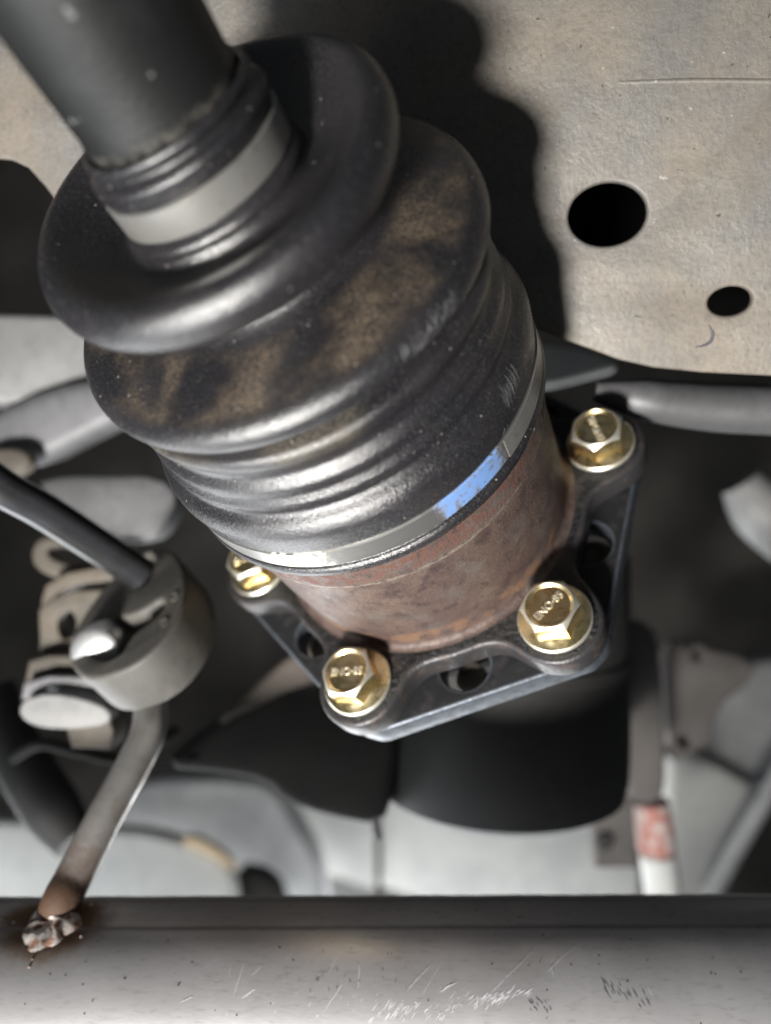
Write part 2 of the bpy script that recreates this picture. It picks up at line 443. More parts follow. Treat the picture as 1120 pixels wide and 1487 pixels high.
def lathe(name, O, axis, prof, mat, parent=None, seg=48, sharp=35, closed=False):
    """prof: (distance along axis, radius)"""
    a = axis.normalized(); u = a.orthogonal().normalized(); v = a.cross(u)
    vs, fs = [], []
    for s, r in prof:
        for k in range(seg):
            t = 2 * pi * k / seg
            vs.append(O + a * s + (u * cos(t) + v * sin(t)) * max(r, 0.001))
    n = len(prof)
    for i in range(n - 1):
        for k in range(seg):
            k2 = (k + 1) % seg
            fs.append((i * seg + k, i * seg + k2, (i + 1) * seg + k2, (i + 1) * seg + k))
    if closed:
        fs += [((n - 1) * seg + k, (n - 1) * seg + (k + 1) % seg, (k + 1) % seg, k) for k in range(seg)]
    else:
        fs.append(tuple(range(seg))); fs.append(tuple((n - 1) * seg + k for k in range(seg)))
    return obj(name, vs, fs, mat, parent, sharp)

# ------------------------------------------------------------------ the axle's own line
P0 = V(10.706, -0.486, 223.525)                       # middle of the flange face
DD = V(0.48, 0.689, 1.0).normalized()
def frame_of(slx, sly):
    d = V(slx, sly, 1.0).normalized()
    u = d.cross(V(0, 0, 1)).normalized()
    return d, u, d.cross(u)
STA = [(-400, (-.64, 1.18, -.98), (.54, .70)), (-130, (-.64, 1.18, -.98), (.54, .70)), (-112, (-.5, 1.6, -.9), (.445, .56)), (-90.6, (.1, -1.27, 1.13), (.44, .62)),
       (-60, (0, 0, 0), (.48, .689)), (400, (0, 0, 0), (.48, .689))]
def ring_frame(s, k=None):
    k = s if k is None else k
    for i in range(len(STA) - 1):
        a, b = STA[i], STA[i + 1]
        if a[0] <= k <= b[0]:
            t = (k - a[0]) / (b[0] - a[0])
            o = V(*a[1]) * (1 - t) + V(*b[1]) * t
            return P0 + DD * s + o, frame_of(a[2][0] * (1 - t) + b[2][0] * t, a[2][1] * (1 - t) + b[2][1] * t)
def on_axle(s, r, deg):
    c, (d, u, v) = ring_frame(s)
    return c + (u * cos(radians(deg)) + v * sin(radians(deg))) * r
def cat2(prof, n=5):
    v = catmull([V(p[0], p[1], p[2] if len(p) > 2 else p[0]) for p in prof], n)
    return [(q.x, q.y, q.z) for q in v]
def revolve(name, prof, mat, parent, seg=160, sharp=35, closed=False, wob=None):
    vs, fs, S, R, A = [], [], [], [], []
    for q_ in prof:
        s, r = q_[0], q_[1]
        c, (d, u, v) = ring_frame(s, q_[2] if len(q_) > 2 else None)
        for k in range(seg):
            t = 2 * pi * k / seg
            rr = r + (wob(s, t) if wob else 0)
            vs.append(c + (u * cos(t) + v * sin(t)) * rr); S.append(s); R.append(r); A.append(degrees(t))
    n = len(prof)
    for i in range(n - 1 + (1 if closed else 0)):
        j = (i + 1) % n
        for k in range(seg):
            k2 = (k + 1) % seg
            fs.append((i * seg + k, i * seg + k2, j * seg + k2, j * seg + k))
    return obj(name, vs, fs, mat, parent, sharp, {'sta': S, 'rad': R, 'ang': A})

axle = empty('drive_axle', W(*P0), 'black drive axle with ribbed rubber boot, rusty joint cup and gold flange bolts', 'drive axle')

# shaft
sh = [(-330, 15.3), (-200, 15.0), (-140, 14.5), (-131, 14.3), (-129.5, 14.5), (-128, 14.4, -130), (-127, 14.2, -130), (-120, 14.2, -130), (-119.5, 13, -130)]
revolve('shaft', sh, M_SHAFT, axle, 96)
# boot
boot_prof = [(-126.6, 14.3, -130), (-127.6, 14.9, -130), (-127.9, 15.7, -130), (-127.2, 16.3, -130), (-126.2, 16.2, -130), (-125.6, 15.8, -130), (-125, 16.1, -130), (-124.4, 17, -130), (-123.6, 17.5, -130), (-122.6, 17.4, -130), (-121.6, 17.3, -130), (-120.8, 16.9, -130), (-119.8, 16.8, -130), (-117.5, 16.8, -130), (-115.2, 16.8, -130), (-114.4, 17.3, -130), (-113.6, 18.2, -130), (-112.7, 18.6, -130), (-111.8, 18.5, -130),
             (-111.3, 19.2, -121), (-111.6, 20.6, -117), (-112.6, 22.6, -113.5), (-113.9, 24.8, -112), (-115.2, 27, -112), (-116.5, 29, -112), (-117.5, 30.8, -112), (-117.9, 32.4, -112), (-117.4, 34.1, -112), (-115.9, 35.4, -112), (-113.8, 36, -112), (-111.6, 35.7, -112), (-109.8, 34.7, -112), (-108.5, 33.1, -112), (-107.5, 31, -112), (-106.4, 28.6, -111), (-105, 26.6, -109), (-103.2, 25, -105), (-101.6, 24.2, -100), (-100.2, 24.6, -96), (-99.1, 26.2, -93),
             (-98.3, 28.6, -91), (-97.6, 32.0, -91), (-96.9, 35.4, -91), (-96.2, 38.4, -91), (-95.5, 40.8, -91),
             (-94.9, 42.6, -91), (-93.9, 43.9, -91), (-92.6, 44.7, -91), (-91.2, 44.9, -91), (-89.9, 44.5, -91), (-89.0, 43.6, -90.5), (-88.5, 42.2, -90), (-88.0, 40.5, -89), (-87.3, 39.2, -88),
             (-86.3, 38.9), (-85.4, 39.8), (-84.7, 41.3), (-84.0, 42.4), (-82.6, 42.9), (-81.0, 42.6), (-79.2, 41.8), (-77.6, 41.7), (-76.3, 42.4), (-75.0, 43.05), (-73.8, 43.1), (-72.7, 42.95), (-71.6, 43.3), (-70.5, 43.7),
             (-69.3, 43.6), (-68.2, 43.5), (-67.2, 44.1), (-66.0, 45.2), (-64.4, 46.0), (-62.4, 46.4), (-59.5, 46.2), (-57.0, 46.0), (-56.2, 45.4), (-55, 45.3), (-52.5, 45.3),
             (-50.4, 45.4), (-49.8, 46.1), (-48.9, 46.6), (-47.6, 46.5), (-46.9, 45.9), (-46.7, 44.5), (-46.9, 42.5)]
def wobble(s, t):
    return 0.12 * sin(3 * t + s * 0.08) + 0.06 * sin(5 * t + s * 0.1)
revolve('rubber_boot', cat2(boot_prof, 4), M_BOOT, axle, 220, 60, wob=wobble)
# clamps: closed bands with square edges
def clamp(name, s0, s1, r, th, mat, key=None):
    pr = [(s0, r), (s0 - .02, r + th * .6), (s0 + .25, r + th), (s1 - .25, r + th), (s1 + .02, r + th * .6), (s1, r)]
    if key: pr = [q + (key,) for q in pr]
    return revolve(name, pr, mat, axle, 180, 30, closed=True)
small_clamp = clamp('small_clamp', -120.5, -114.7, 16.6, 0.85, M_CLAMP, -130)
large_clamp = clamp('large_clamp', -56.2, -50.6, 45.0, 1.05, M_CLAMP2)
# raised overlap step on the big clamp, where its tail ends
def clamp_patch(name, parent, s0, s1, a0, a1, r, mat, n=14, th=0.35):
    vs, fs = [], []
    for i in range(n + 1):
        a = a0 + (a1 - a0) * i / n
        for s in (s0, s1):
            for rr in (r, r + th):
                vs.append(on_axle(s, rr, a))
    for i in range(n):
        b = i * 4; c = b + 4
        fs += [(b + 1, b + 3, c + 3, c + 1), (b, b + 1, c + 1, c), (b + 2, b + 3, c + 3, c + 2)]
    fs += [(0, 1, 3, 2), (n * 4, n * 4 + 1, n * 4 + 3, n * 4 + 2)]
    return obj(name, vs, fs, mat, parent)
clamp_patch('band_overlap', large_clamp, -56.1, -50.7, 20, 66, 45.95, M_CLAMP, th=0.3)
# scuff marks on the rubber: short raised burrs that follow the surface
def prof_r(s, lo, hi):
    best = None
    pr = boot_prof
    for i in range(len(pr) - 1):
        a, b = pr[i], pr[i + 1]
        if lo <= a[0] <= hi or lo <= b[0] <= hi:
            if (a[0] - s) * (b[0] - s) <= 0 and a[0] != b[0]:
                r = a[1] + (b[1] - a[1]) * (s - a[0]) / (b[0] - a[0])
                best = r if best is None else max(best, r)
    return best
def scuffs(name, parent, items, mat):
    vs, fs = [], []
    for s0, a0, s1, a1, w in items:
        n = 4; base = len(vs)
        for i in range(n + 1):
            t = i / n; s = s0 + (s1 - s0) * t; a = a0 + (a1 - a0) * t
            ww = w * (1 - abs(2 * t - 1) ** 3) + 0.02
            r = prof_r(s, -125, -46)
            if r is None: r = 44
            c = on_axle(s, r + 0.16, a)
            dl = V(*(on_axle(s + .05, r, a + .1 * 0) - on_axle(s, r, a))).normalized() if abs(a1 - a0) * r * pi / 180 > abs(s1 - s0) else (on_axle(s, r, a + 1) - on_axle(s, r, a)).normalized()
            vs += [c - dl * ww, c + dl * ww]
        for i in range(n):
            b = base + 2 * i; fs.append((b, b + 1, b + 3, b + 2))
    o = obj(name, vs, fs, mat, parent, None); o['kind'] = 'stuff'; return o
it = []
for k in range(26):
    a = 52 + k * 0.36 + random.uniform(-.3, .3); s = -63.5 + random.uniform(-1.5, 1.2)
    it.append((s - random.uniform(1.0, 2.2), a - .4, s + random.uniform(.5, 1.8), a + .6, random.uniform(.025, .06)))
it += [(-58.8, 64, -57.6, 65.6, .10), (-58.6, 62.8, -58.0, 63.3, .08), (-62.0, 47.5, -61.2, 49.5, .08)]
for k in range(90):
    a = 62 + k * 0.21 + random.uniform(-.4, .4); s = -92.4 + random.uniform(-1.3, 1.3)
    it.append((s - random.uniform(.3, .9), a - .2, s + random.uniform(.2, .7), a + .3, random.uniform(.018, .05)))
scuffs('scuff_marks', axle, it, M_SCUFF)

# joint cup
cup_prof = [(-50, 43.0), (-48, 44.1), (-44, 44.3), (-39, 44.2), (-37.6, 44.2), (-36.8, 43.9), (-36.2, 43.3), (-35.0, 43.25), (-30, 43.2), (-20, 43.0), (-10, 42.7), (-5, 42.5),
            (-2.4, 42.5), (-1.0, 42.9), (-.2, 43.8), (0.1, 45.0), (0.4, 44.0)]
revolve('joint_cup', cat2(cup_prof, 3), M_CUP, axle, 180, 50)

# flange plates: radius around the axis, bolts at BOLT0 - 60 k
BOLT0 = degrees(3.456) + 0.8
_, (D0, U0, V0) = ring_frame(0)
def star_r(deg):               # round bolt ears melting into a disc with deep concave scallops between
    a = (deg - BOLT0) % 60.0
    if a > 30: a -= 60
    def d(r):
        p = (r * cos(radians(a)), r * sin(radians(a)))
        d1 = r - 47.8
        d2 = sqrt((p[0] - 54) ** 2 + p[1] ** 2) - 11.9
        k = 11.0; h = max(k - abs(d1 - d2), 0.0) / k
        return min(d1, d2) - h * h * k * 0.25
    lo, hi = 40.0, 75.0
    r = hi
    while d(r) > 0 and r > lo: r -= 0.25
    a_, b_ = r, r + 0.25
    for _ in range(20):
        m_ = (a_ + b_) / 2
        if d(m_) > 0: b_ = m_
        else: a_ = m_
    return a_
def hex_r(deg):
    a = (deg - BOLT0 + 2) % 60.0
    if a > 30: a -= 60
    ph = radians(30 - abs(a))
    return min(57.0 / cos(ph), 64.2 - 0.004 * a * a)
def ring_outline(fn, n=240):
    return [(fn(360 * i / n) * cos(2 * pi * i / n), fn(360 * i / n) * sin(2 * pi * i / n)) for i in range(n)]
def circle(cx, cy, r, n=28):
    return [(cx + r * cos(2 * pi * i / n), cy + r * sin(2 * pi * i / n)) for i in range(n)]
slab('flange', [ring_outline(star_r), circle(0, 0, 40, 60)], P0, U0, V0, 8.5, 1.3, M_FLANGE, axle, M_FLANGE_EDGE)

# bolts
AF, HB, RC = 6.5, 8.5, 6.2
def hexr(t):
    a = (degrees(t)) % 60.0
    return AF / cos(radians(a - 30))
def bolt(deg, twist, parent):
    c = P0 + (U0 * cos(radians(deg)) + V0 * sin(radians(deg))) * 54.0
    up = -DD; tw = radians(twist)
    e1 = U0 * cos(tw) + V0 * sin(tw); e2 = up.cross(e1)
    N = 96
    def rings(rows, mat, name, par, sharp=28, midx=None):
        vs, fs, mi = [], [], []
        for row in rows:
            for k in range(N):
                t = 2 * pi * k / N; r, h = row(t)
                vs.append(c + (e1 * cos(t) + e2 * sin(t)) * r + up * h)
        for i in range(len(rows) - 1):
            for k in range(N):
                k2 = (k + 1) % N; fs.append((i * N + k, i * N + k2, (i + 1) * N + k2, (i + 1) * N + k))
                mi.append(midx[i] if midx else 0)
        fs.append(tuple((len(rows) - 1) * N + k for k in range(N))); mi.append(midx[-1] if midx else 0)
        fs.append(tuple(range(N))[::-1]); mi.append(0)
        return obj(name, vs, fs, mat, par, sharp, mat_idx=mi)
    C = lambda r, h: (lambda t: (r, h))
    ch = 0.95
    b = rings([lambda t: (hexr(t), 1.8), lambda t: (hexr(t), HB - .15 - (hexr(t) - RC) * ch), lambda t: (hexr(t) - .22, HB - (hexr(t) - RC) * ch * .8),
               C(RC - .15, HB + .03), C(RC - .45, HB + .02), C(RC - .85, HB - .45), C(RC - 1.1, HB - .66)], [M_ZINC, M_ZINC_RIM], 'bolt', parent, 24, [0, 1, 1, 1, 0, 0, 0])
    # washer face with a fine ridged rim
    rows = [C(9.1, 0.02), lambda t: (9.4 + .06 * sin(48 * t), 0.35), lambda t: (9.4 + .06 * sin(48 * t), 1.15), C(9.05, 1.6), C(8.3, 1.85), C(7.4, 2.15), C(6.7, 2.6), C(5.5, 2.9)]
    rings(rows, [M_ZINC, M_ZINC_RIM], 'washer_flange', b, 24, [1, 1, 1, 0, 0, 0, 0, 0])
    # raised lettering on the head
    cu = bpy.data.curves.new('t', 'FONT'); cu.body = 'ENO\u00b785'; cu.size = 2.75; cu.align_x = 'CENTER'; cu.align_y = 'CENTER'; cu.extrude = 0.16; cu.bevel_depth = 0.05
    o = bpy.data.objects.new('t', cu); scene.collection.objects.link(o)
    dg = bpy.context.evaluated_depsgraph_get(); dg.update()
    me = bpy.data.meshes.new_from_object(o.evaluated_get(dg))
    bpy.data.objects.remove(o); bpy.data.curves.remove(cu)
    # reading direction seen from the head side
    rd = LETTER_DIR.get(round(deg), None) or e1
    rd = (rd - up * rd.dot(up)).normalized(); dn = up.cross(rd)
    vs = [c + rd * v.co.x * 0.98 + dn * v.co.y + up * (HB - .66 + .1 + v.co.z) for v in me.vertices]
    fs = [tuple(p.vertices) for p in me.polygons]
    bpy.data.meshes.remove(me)
    obj('lettering', vs, fs, M_ZINC_RIM, b, 30)
    return b
BOLTS = [(BOLT0 - 60 * k) % 360 for k in range(6)]
# the letters run up to the right on one head, down on another, across on a third
LETTER_DIR = {round(BOLTS[2]): V(.66, -.75, 0), round(BOLTS[3]): V(-.35, -.93, 0), round(BOLTS[1]): V(1, .10, 0), round(BOLTS[0]): V(.9, -.3, 0)}
for k, dg_ in enumerate(BOLTS):
    bolt(dg_, [18, 40, 33, 12, 50, 5][k], axle)

# ------------------------------------------------------------------ companion flange behind
comp = empty('companion_flange', W(*(P0 + DD * 8.5)), 'dark six-sided flange with pale machined edge, bolted behind the star-shaped one', 'flange')
holes = []
for k in range(6):
    a = radians(BOLT0 - 30 - 60 * k)
    holes.append(circle(47.2 * cos(a), 47.2 * sin(a), 6.8, 26))
slab('plate', [ring_outline(hex_r)] + holes + [circle(0, 0, 30, 40)], P0 + DD * 8.53, U0, V0, 8.5, 0.9, M_COMP, comp, M_COMP_EDGE)
for k in range(6):
    a = radians(BOLT0 - 30 - 60 * k)
    c = P0 + DD * 13.2 + (U0 * cos(a) + V0 * sin(a)) * 48.6
    lathe('rear_stud', c, -DD, [(-6, 4.4), (-1.5, 4.4), (-1, 4.2), (-.8, 2.8), (-2.0, 2.5), (-2.4, 0.1)], M_TAN, comp, 24)
lathe('hub', P0 + DD * 17.1, DD, [(0, 44), (6, 43), (12, 38), (40, 36), (44, 34)], M_BROWN, comp, 48)

# ------------------------------------------------------------------ frame plate above
PN_a, PB, PC = 215.0, -0.15, 0.29                         # z = a + b x + c y
pn = V(-PB, -PC, 1).normalized()
PO = V(0, 0, PN_a)
pex = V(1, 0, PB).normalized(); pey = pn.cross(pex)
def ploc(u, v):
    q = hit(u, v, PO, pn) - PO
    return (q.dot(pex), q.dot(pey))
frame = empty('frame_rail', W(*hit(700, 300, PO, pn)), 'worn grey steel frame rail with an oval hole and a smaller one', 'frame rail')
def pell(u, v, a, b, rot, n=40, nub=False):
    pts = []
    for i in range(n):
        t = 2 * pi * i / n
        x, y = a * cos(t), b * sin(t); c, s = cos(rot), sin(rot)
        pts.append((u + x * c - y * s, v + x * s + y * c))
    return [ploc(*p) for p in pts]
outer = [(-260, -260), (1500, -260), (1500, 560), (1300, 552), (1120, 546), (1020, 541), (950, 534), (900, 523), (860, 508), (820, 494), (760, 470), (640, 440), (300, 400), (150, 350),
         (88, 302), (66, 272), (40, 243), (14, 231), (-20, 228), (-260, 228)]
slab('plate', [[ploc(*p) for p in outer], pell(883, 311, 58, 46, -0.22), pell(1061, 437, 33, 21, -0.2)], PO, pex, pey, 3.0, 0.9, M_PLATE, frame)
tube('crayon_mark', [hit(1029, 472, PO, pn), hit(1035, 484, PO, pn), hit(1032, 496, PO, pn), hit(1022, 502, PO, pn), hit(1010, 504, PO, pn)], [.15, .4, .45, .3, .12], M_GOUGE, frame, seg=8)
# lower lip rolled back, seen blurred under the edge on the right
tube('rolled_lip', [hit(905, 545, PO, pn) + V(0, 0, 26), hit(985, 558, PO, pn) + V(0, 0, 26), hit(1120, 570, PO, pn) + V(0, 0, 28), hit(1400, 580, PO, pn) + V(0, 0, 28)], [3.0, 6.0, 7.2, 7.2], M_WEDGE, frame)
# raised bead pressed along the plate
tube('pressed_bead', [hit(900, 118, PO, pn) + V(0, 0, .75), hit(1010, 116, PO, pn) + V(0, 0, .55), hit(1120, 117, PO, pn) + V(0, 0, .55), hit(1400, 120, PO, pn) + V(0, 0, .55)], 0.8, M_PLATE, frame, seg=12)
pslab('cavity_backing', [(500, -200), (1800, -200), (1800, 520), (700, 470), (500, 300)], 330, 4, 0.5, M_CAVITY, frame, 0)  # black sheet behind the holes, standing in for the unlit inside

# ------------------------------------------------------------------ exhaust pipe in front
PZ, PR = 205.0, 27.0
pc_l = V((-420), 0, PZ)
def pipe_center(x):           # axis line, very slightly rising to the right
    topy = (1300 - CY) * 1.0
    k = topy / F
    # tangent ray touches the upper side: choose centre height so that the top edge is seen at y = 1300
    yc = k * PZ + PR * sqrt(1 + k * k)
    return V(x, yc - 0.004 * x, PZ)
pipe_o = pipe_center(0)
exhaust = empty('exhaust_pipe', W(*pipe_o), 'scratched bare steel exhaust pipe lying across with rusty hanger rod welded on', 'exhaust pipe')
vs, fs, wl, sm_ = [], [], [], []
NX, NA = 260, 360
weld_px = (78, 1338)
def pipe_pt(x, th, r=PR):    # th: 0 = towards the camera, +90 = up
    c = pipe_center(x)
    return c + V(0, -sin(th) * r, -cos(th) * r)
# where the weld sits on the pipe
best = None
for i in range(200):
    for j in range(90):
        x = -130 + i * 0.8; th = radians(j)
        p = pipe_pt(x, th); u = CX + F * p.x / p.z; v = CY + F * p.y / p.z
        e = (u - weld_px[0]) ** 2 + (v - weld_px[1]) ** 2
        if best is None or e < best[0]: best = (e, x, th, p)
WX, WT, WP = best[1], best[2], best[3]
def pipe_uv(u, v):            # pixel -> (x, angle) on the near side
    r = V((u - CX) / F, (v - CY) / F, 1)
    c = pipe_center((u - CX) / F * PZ)
    A_ = r.y ** 2 + r.z ** 2; B_ = -2 * (r.y * c.y + r.z * c.z); C_ = c.y ** 2 + c.z ** 2 - PR ** 2
    t = (-B_ - sqrt(max(0, B_ * B_ - 4 * A_ * C_))) / (2 * A_)
    p = r * t
    return p.x, atan2(-(p.y - c.y), -(p.z - c.z))
SHADE_BAND = degrees(pipe_uv(560, 1347)[1]); SHADE_BAND0 = degrees(pipe_uv(560, 1307)[1])  # angles of the painted shading bands
for i in range(NX + 1):
    x = -320 + 640 * i / NX
    for j in range(NA):
        th = 2 * pi * j / NA
        p = pipe_pt(x, th, PR + 0.05 * sin(x * .21 + 3 * th) + 0.04 * sin(x * .9))
        vs.append(p)
        dx = (x - WX); dt = ((th - WT + pi) % (2 * pi) - pi) * PR
        dd_ = sqrt((dx * .75) ** 2 + (dt * .9) ** 2)
        wl.append(max(0.0, 1 - dd_ / 19.0))
        a = degrees(th) if th < pi else degrees(th) - 360
        sm_.append(max(0, 1 - abs(a - SHADE_BAND) / 2.4) + 0.9 * max(0, 1 - abs(a - SHADE_BAND0) / 2.5))
for i in range(NX):
    for j in range(NA):
        j2 = (j + 1) % NA
        fs.append((i * NA + j, i * NA + j2, (i + 1) * NA + j2, (i + 1) * NA + j))
obj('pipe', vs, fs, M_PIPE, exhaust, 60, {'weld': wl, 'seam': sm_})  # carries the weld rust mask and the painted shading bands
def strokes(name, items, mat, lift=0.09):
    vs, fs = [], []
    for pts, w in items:
        base = len(vs); n = len(pts)
        q = [pipe_pt(*pipe_uv(*p), PR + lift) for p in pts]
        for i in range(n):
            d = (q[min(i + 1, n - 1)] - q[max(i - 1, 0)]).normalized()
            nn = V(0, q[i].y - pipe_center(q[i].x).y, q[i].z - PZ).normalized()
            sd = d.cross(nn) * (w * 0.75 * (0.15 if i in (0, n - 1) else 1.0))
            vs += [q[i] - sd, q[i] + sd]
        for i in range(n - 1):
            b = base + 2 * i; fs.append((b, b + 1, b + 3, b + 2))
    o = obj(name, vs, fs, mat, exhaust, None); o['kind'] = 'stuff'; return o
def seg(x0, y0, x1, y1, n=5, j=1.2):
    return [(x0 + (x1 - x0) * i / n + random.uniform(-j, j) * .4, y0 + (y1 - y0) * i / n + random.uniform(-j, j) * .4) for i in range(n + 1)]
st = [(seg(788, 1367, 705, 1450), .10), ([(900, 1350), (880, 1363), (858, 1367), (840, 1373), (818, 1388), (800, 1406), (795, 1412)], .14), (seg(800, 1404, 804, 1416), .12),
      (seg(628, 1398, 590, 1440), .12), (seg(645, 1390, 612, 1448), .08), (seg(664, 1426, 638, 1441), .16), (seg(654, 1430, 640, 1440), .2),
      (seg(462, 1362, 440, 1380), .10), (seg(426, 1381, 416, 1396), .12), (seg(493, 1385, 476, 1415), .12), (seg(523, 1396, 520, 1437), .12), (seg(357, 1392, 338, 1450), .08),
      (seg(336, 1400, 333, 1420), .08), (seg(373, 1436, 350, 1450), .16), (seg(281, 1447, 262, 1456), .12), (seg(318, 1388, 308, 1398), .1), (seg(380, 1403, 365, 1418), .12),
      (seg(500, 1425, 470, 1470), .09), (seg(520, 1330, 450, 1358), .06), (seg(640, 1350, 634, 1362), .1), (seg(940, 1430, 950, 1450), .07)]
for k in range(95):
    t = random.random(); x = 540 + t * 205 + random.uniform(-12, 12); y = 1478 - t * 26 + random.uniform(-12, 10) + (10 if 610 < x < 650 else 0)
    L = random.uniform(5, 20); st.append((seg(x, y, x + L * .55, y - L * .75, 3), random.uniform(.05, .13)))
for k in range(26):
    x = random.uniform(700, 765); y = 1455 - (x - 700) * .2 + random.uniform(-6, 6); L = random.uniform(8, 18)
    st.append((seg(x, y, x + L * .75, y - L * .5, 3), random.uniform(.07, .15)))
for k in range(70):
    x = random.gauss(500, 90); y = random.uniform(1370, 1480); L = random.uniform(3, 11)
    st.append((seg(x, y, x + L * .45, y - L * .85, 2), random.uniform(.03, .08)))
strokes('scratch_marks', st, M_SCRATCH)
gt = []
for k in range(26):
    x = random.uniform(870, 940); y = 1420 + (x - 870) * .45 + random.uniform(-14, 14); L = random.uniform(8, 20)
    gt.append((seg(x, y, x + L * .45, y + L * .8, 3), random.uniform(.05, .13)))
for k in range(16):
    x = random.uniform(765, 800); y = random.uniform(1440, 1468); L = random.uniform(5, 12)
    gt.append((seg(x, y, x + L * .5, y + L * .7, 3), random.uniform(.05, .12)))
for k in range(22):
    x = random.uniform(430, 600); y = random.uniform(1380, 1440); L = random.uniform(4, 12)
    gt.append((seg(x, y, x + L * .3, y - L * .8 * random.choice((1, -1)), 2), random.uniform(.05, .12)))
for k in range(30):
    x = random.uniform(20, 1100); y = random.uniform(1330, 1480); L = random.uniform(1.5, 4)
    gt.append((seg(x, y, x + L, y + random.uniform(-1, 1), 2), random.uniform(.15, .42)))
strokes('gouge_marks', gt, M_GOUGE, 0.11)

# hanger rod, welded to the pipe, bending up into the rubber hanger
rod_path = [WP + V(-2.0, 5.0, 6.0), WP + V(0.5, -3, 3.0), px(108, 1272, 208), px(150, 1190, 216), px(193, 1112, 224), px(216, 1062, 230), px(219, 1015, 236), px(215, 960, 242)]
tmp = tube('hanger_rod', rod_path, 5.1, M_ROD, exhaust, 28, 10)
vals = []
n_ = len(tmp.data.vertices)
a_ = tmp.data.attributes.new('rust', 'FLOAT', 'POINT')
a_.data.foreach_set('value', [max(0.0, 1.05 - 1.5 * (i / n_)) for i in range(n_)])
# lumpy weld around the rod's foot: a heap of overlapping ripples laid on the pipe
vs, fs = [], []
NW, NRr = 48, 12
for j in range(NRr + 1):
    for i in range(NW):
        a = 2 * pi * i / NW
        R = 7.2 + 0.7 * sin(3 * a + 1) + 0.4 * sin(7 * a + 2)
        q = j / NRr; r = R * q
        rip = 0.55 * sin(9 * a + 5 * q) * q + 0.35 * sin(17 * a + 3) * q + 0.3 * sin(5 * a + 9 * q)
        h = 3.0 * (1 - q ** 3) * (0.75 + 0.25 * cos(a - 1.2)) + rip * (1 - q ** 6) - 0.15
        vs.append(pipe_pt(WX + r * cos(a), WT - 0.06 + r * sin(a) / PR, PR + h))
for j in range(NRr):
    for i in range(NW):
        fs.append((j * NW + i, j * NW + (i + 1) % NW, (j + 1) * NW + (i + 1) % NW, (j + 1) * NW + i))
obj('weld_bead', vs, fs, M_WELD, exhaust, 80)
# spatter
for k in range(9):
    a = random.uniform(0, 2 * pi); r = random.uniform(10, 17); s_ = random.uniform(.25, .6)
    c = pipe_pt(WX + r * cos(a), WT + r * sin(a) / PR * .8, PR)
    n_up = V(0, c.y - pipe_center(c.x).y, c.z - PZ).normalized()
    lathe('weld_spatter', c, n_up, [(-.2, s_), (s_ * .4, s_ * .95), (s_ * .8, s_ * .6), (s_, .05)], M_WELD, exhaust, 10)

# ------------------------------------------------------------------ rubber hanger on the left
IA = V(.44, .72, .54).normalized()
IO = px(183, 889, 236)
iex = IA.cross(V(0, 0, 1)).normalized()
iey = IA.cross(iex)
def iloc(u, v):
    q = hit(u, v, IO, IA) - IO
    return (q.dot(iex), q.dot(iey))
hanger = empty('rubber_hanger', W(*IO), 'dusty grey round rubber exhaust hanger beside the boot', 'exhaust hanger')
face = smooth_closed([iloc(*p) for p in [(98, 962), (100, 930), (128, 880), (165, 835), (205, 800), (240, 792), (264, 812), (273, 850), (266, 886), (240, 930), (200, 965), (150, 985), (118, 984)]], 3)
h1 = smooth_closed([iloc(*p) for p in [(178, 838), (200, 812), (226, 800), (222, 830), (208, 852), (186, 850)]], 2)
h2 = smooth_closed([iloc(*p) for p in [(120, 930), (140, 900), (172, 898), (205, 888), (236, 866), (238, 884), (212, 906), (190, 922), (176, 950), (146, 960), (124, 950)]], 2)
slab('body', [face, h1, h2], IO, iex, iey, 17, 1.4, M_ISO, hanger)
slab('slot_shade', [h2], IO + IA * 5, iex, iey, 9, 0.4, M_DARK, hanger)  # dark fill set inside the hanger's holes, their shade put into its colour
slab('slot_shade', [h1], IO + IA * 6, iex, iey, 8, 0.4, M_DARK, hanger)
def letters(body, u, v, size, mat, parent, rot):
    cu = bpy.data.curves.new('t', 'FONT'); cu.body = body; cu.size = size; cu.align_x = 'CENTER'; cu.align_y = 'CENTER'; cu.extrude = 0.25
    o = bpy.data.objects.new('t', cu); scene.collection.objects.link(o)
    dg = bpy.context.evaluated_depsgraph_get(); dg.update()
    me = bpy.data.meshes.new_from_object(o.evaluated_get(dg))
    bpy.data.objects.remove(o); bpy.data.curves.remove(cu)
    O = hit(u, v, IO, IA)
    rd = V(cos(rot), sin(rot), 0); rd = (rd - IA * rd.dot(IA)).normalized(); dn = (-IA).cross(rd)
    vs_ = [O + rd * q.co.x + dn * q.co.y - IA * (q.co.z + .1) for q in me.vertices]
    fs_ = [tuple(p.vertices) for p in me.polygons]
    bpy.data.meshes.remove(me)
    obj('lettering', vs_, fs_, mat, parent, 30)
letters('O', 253, 867, 4.2, M_ISO, hanger, 1.9)
letters('C', 239, 903, 4.2, M_ISO, hanger, 2.1)

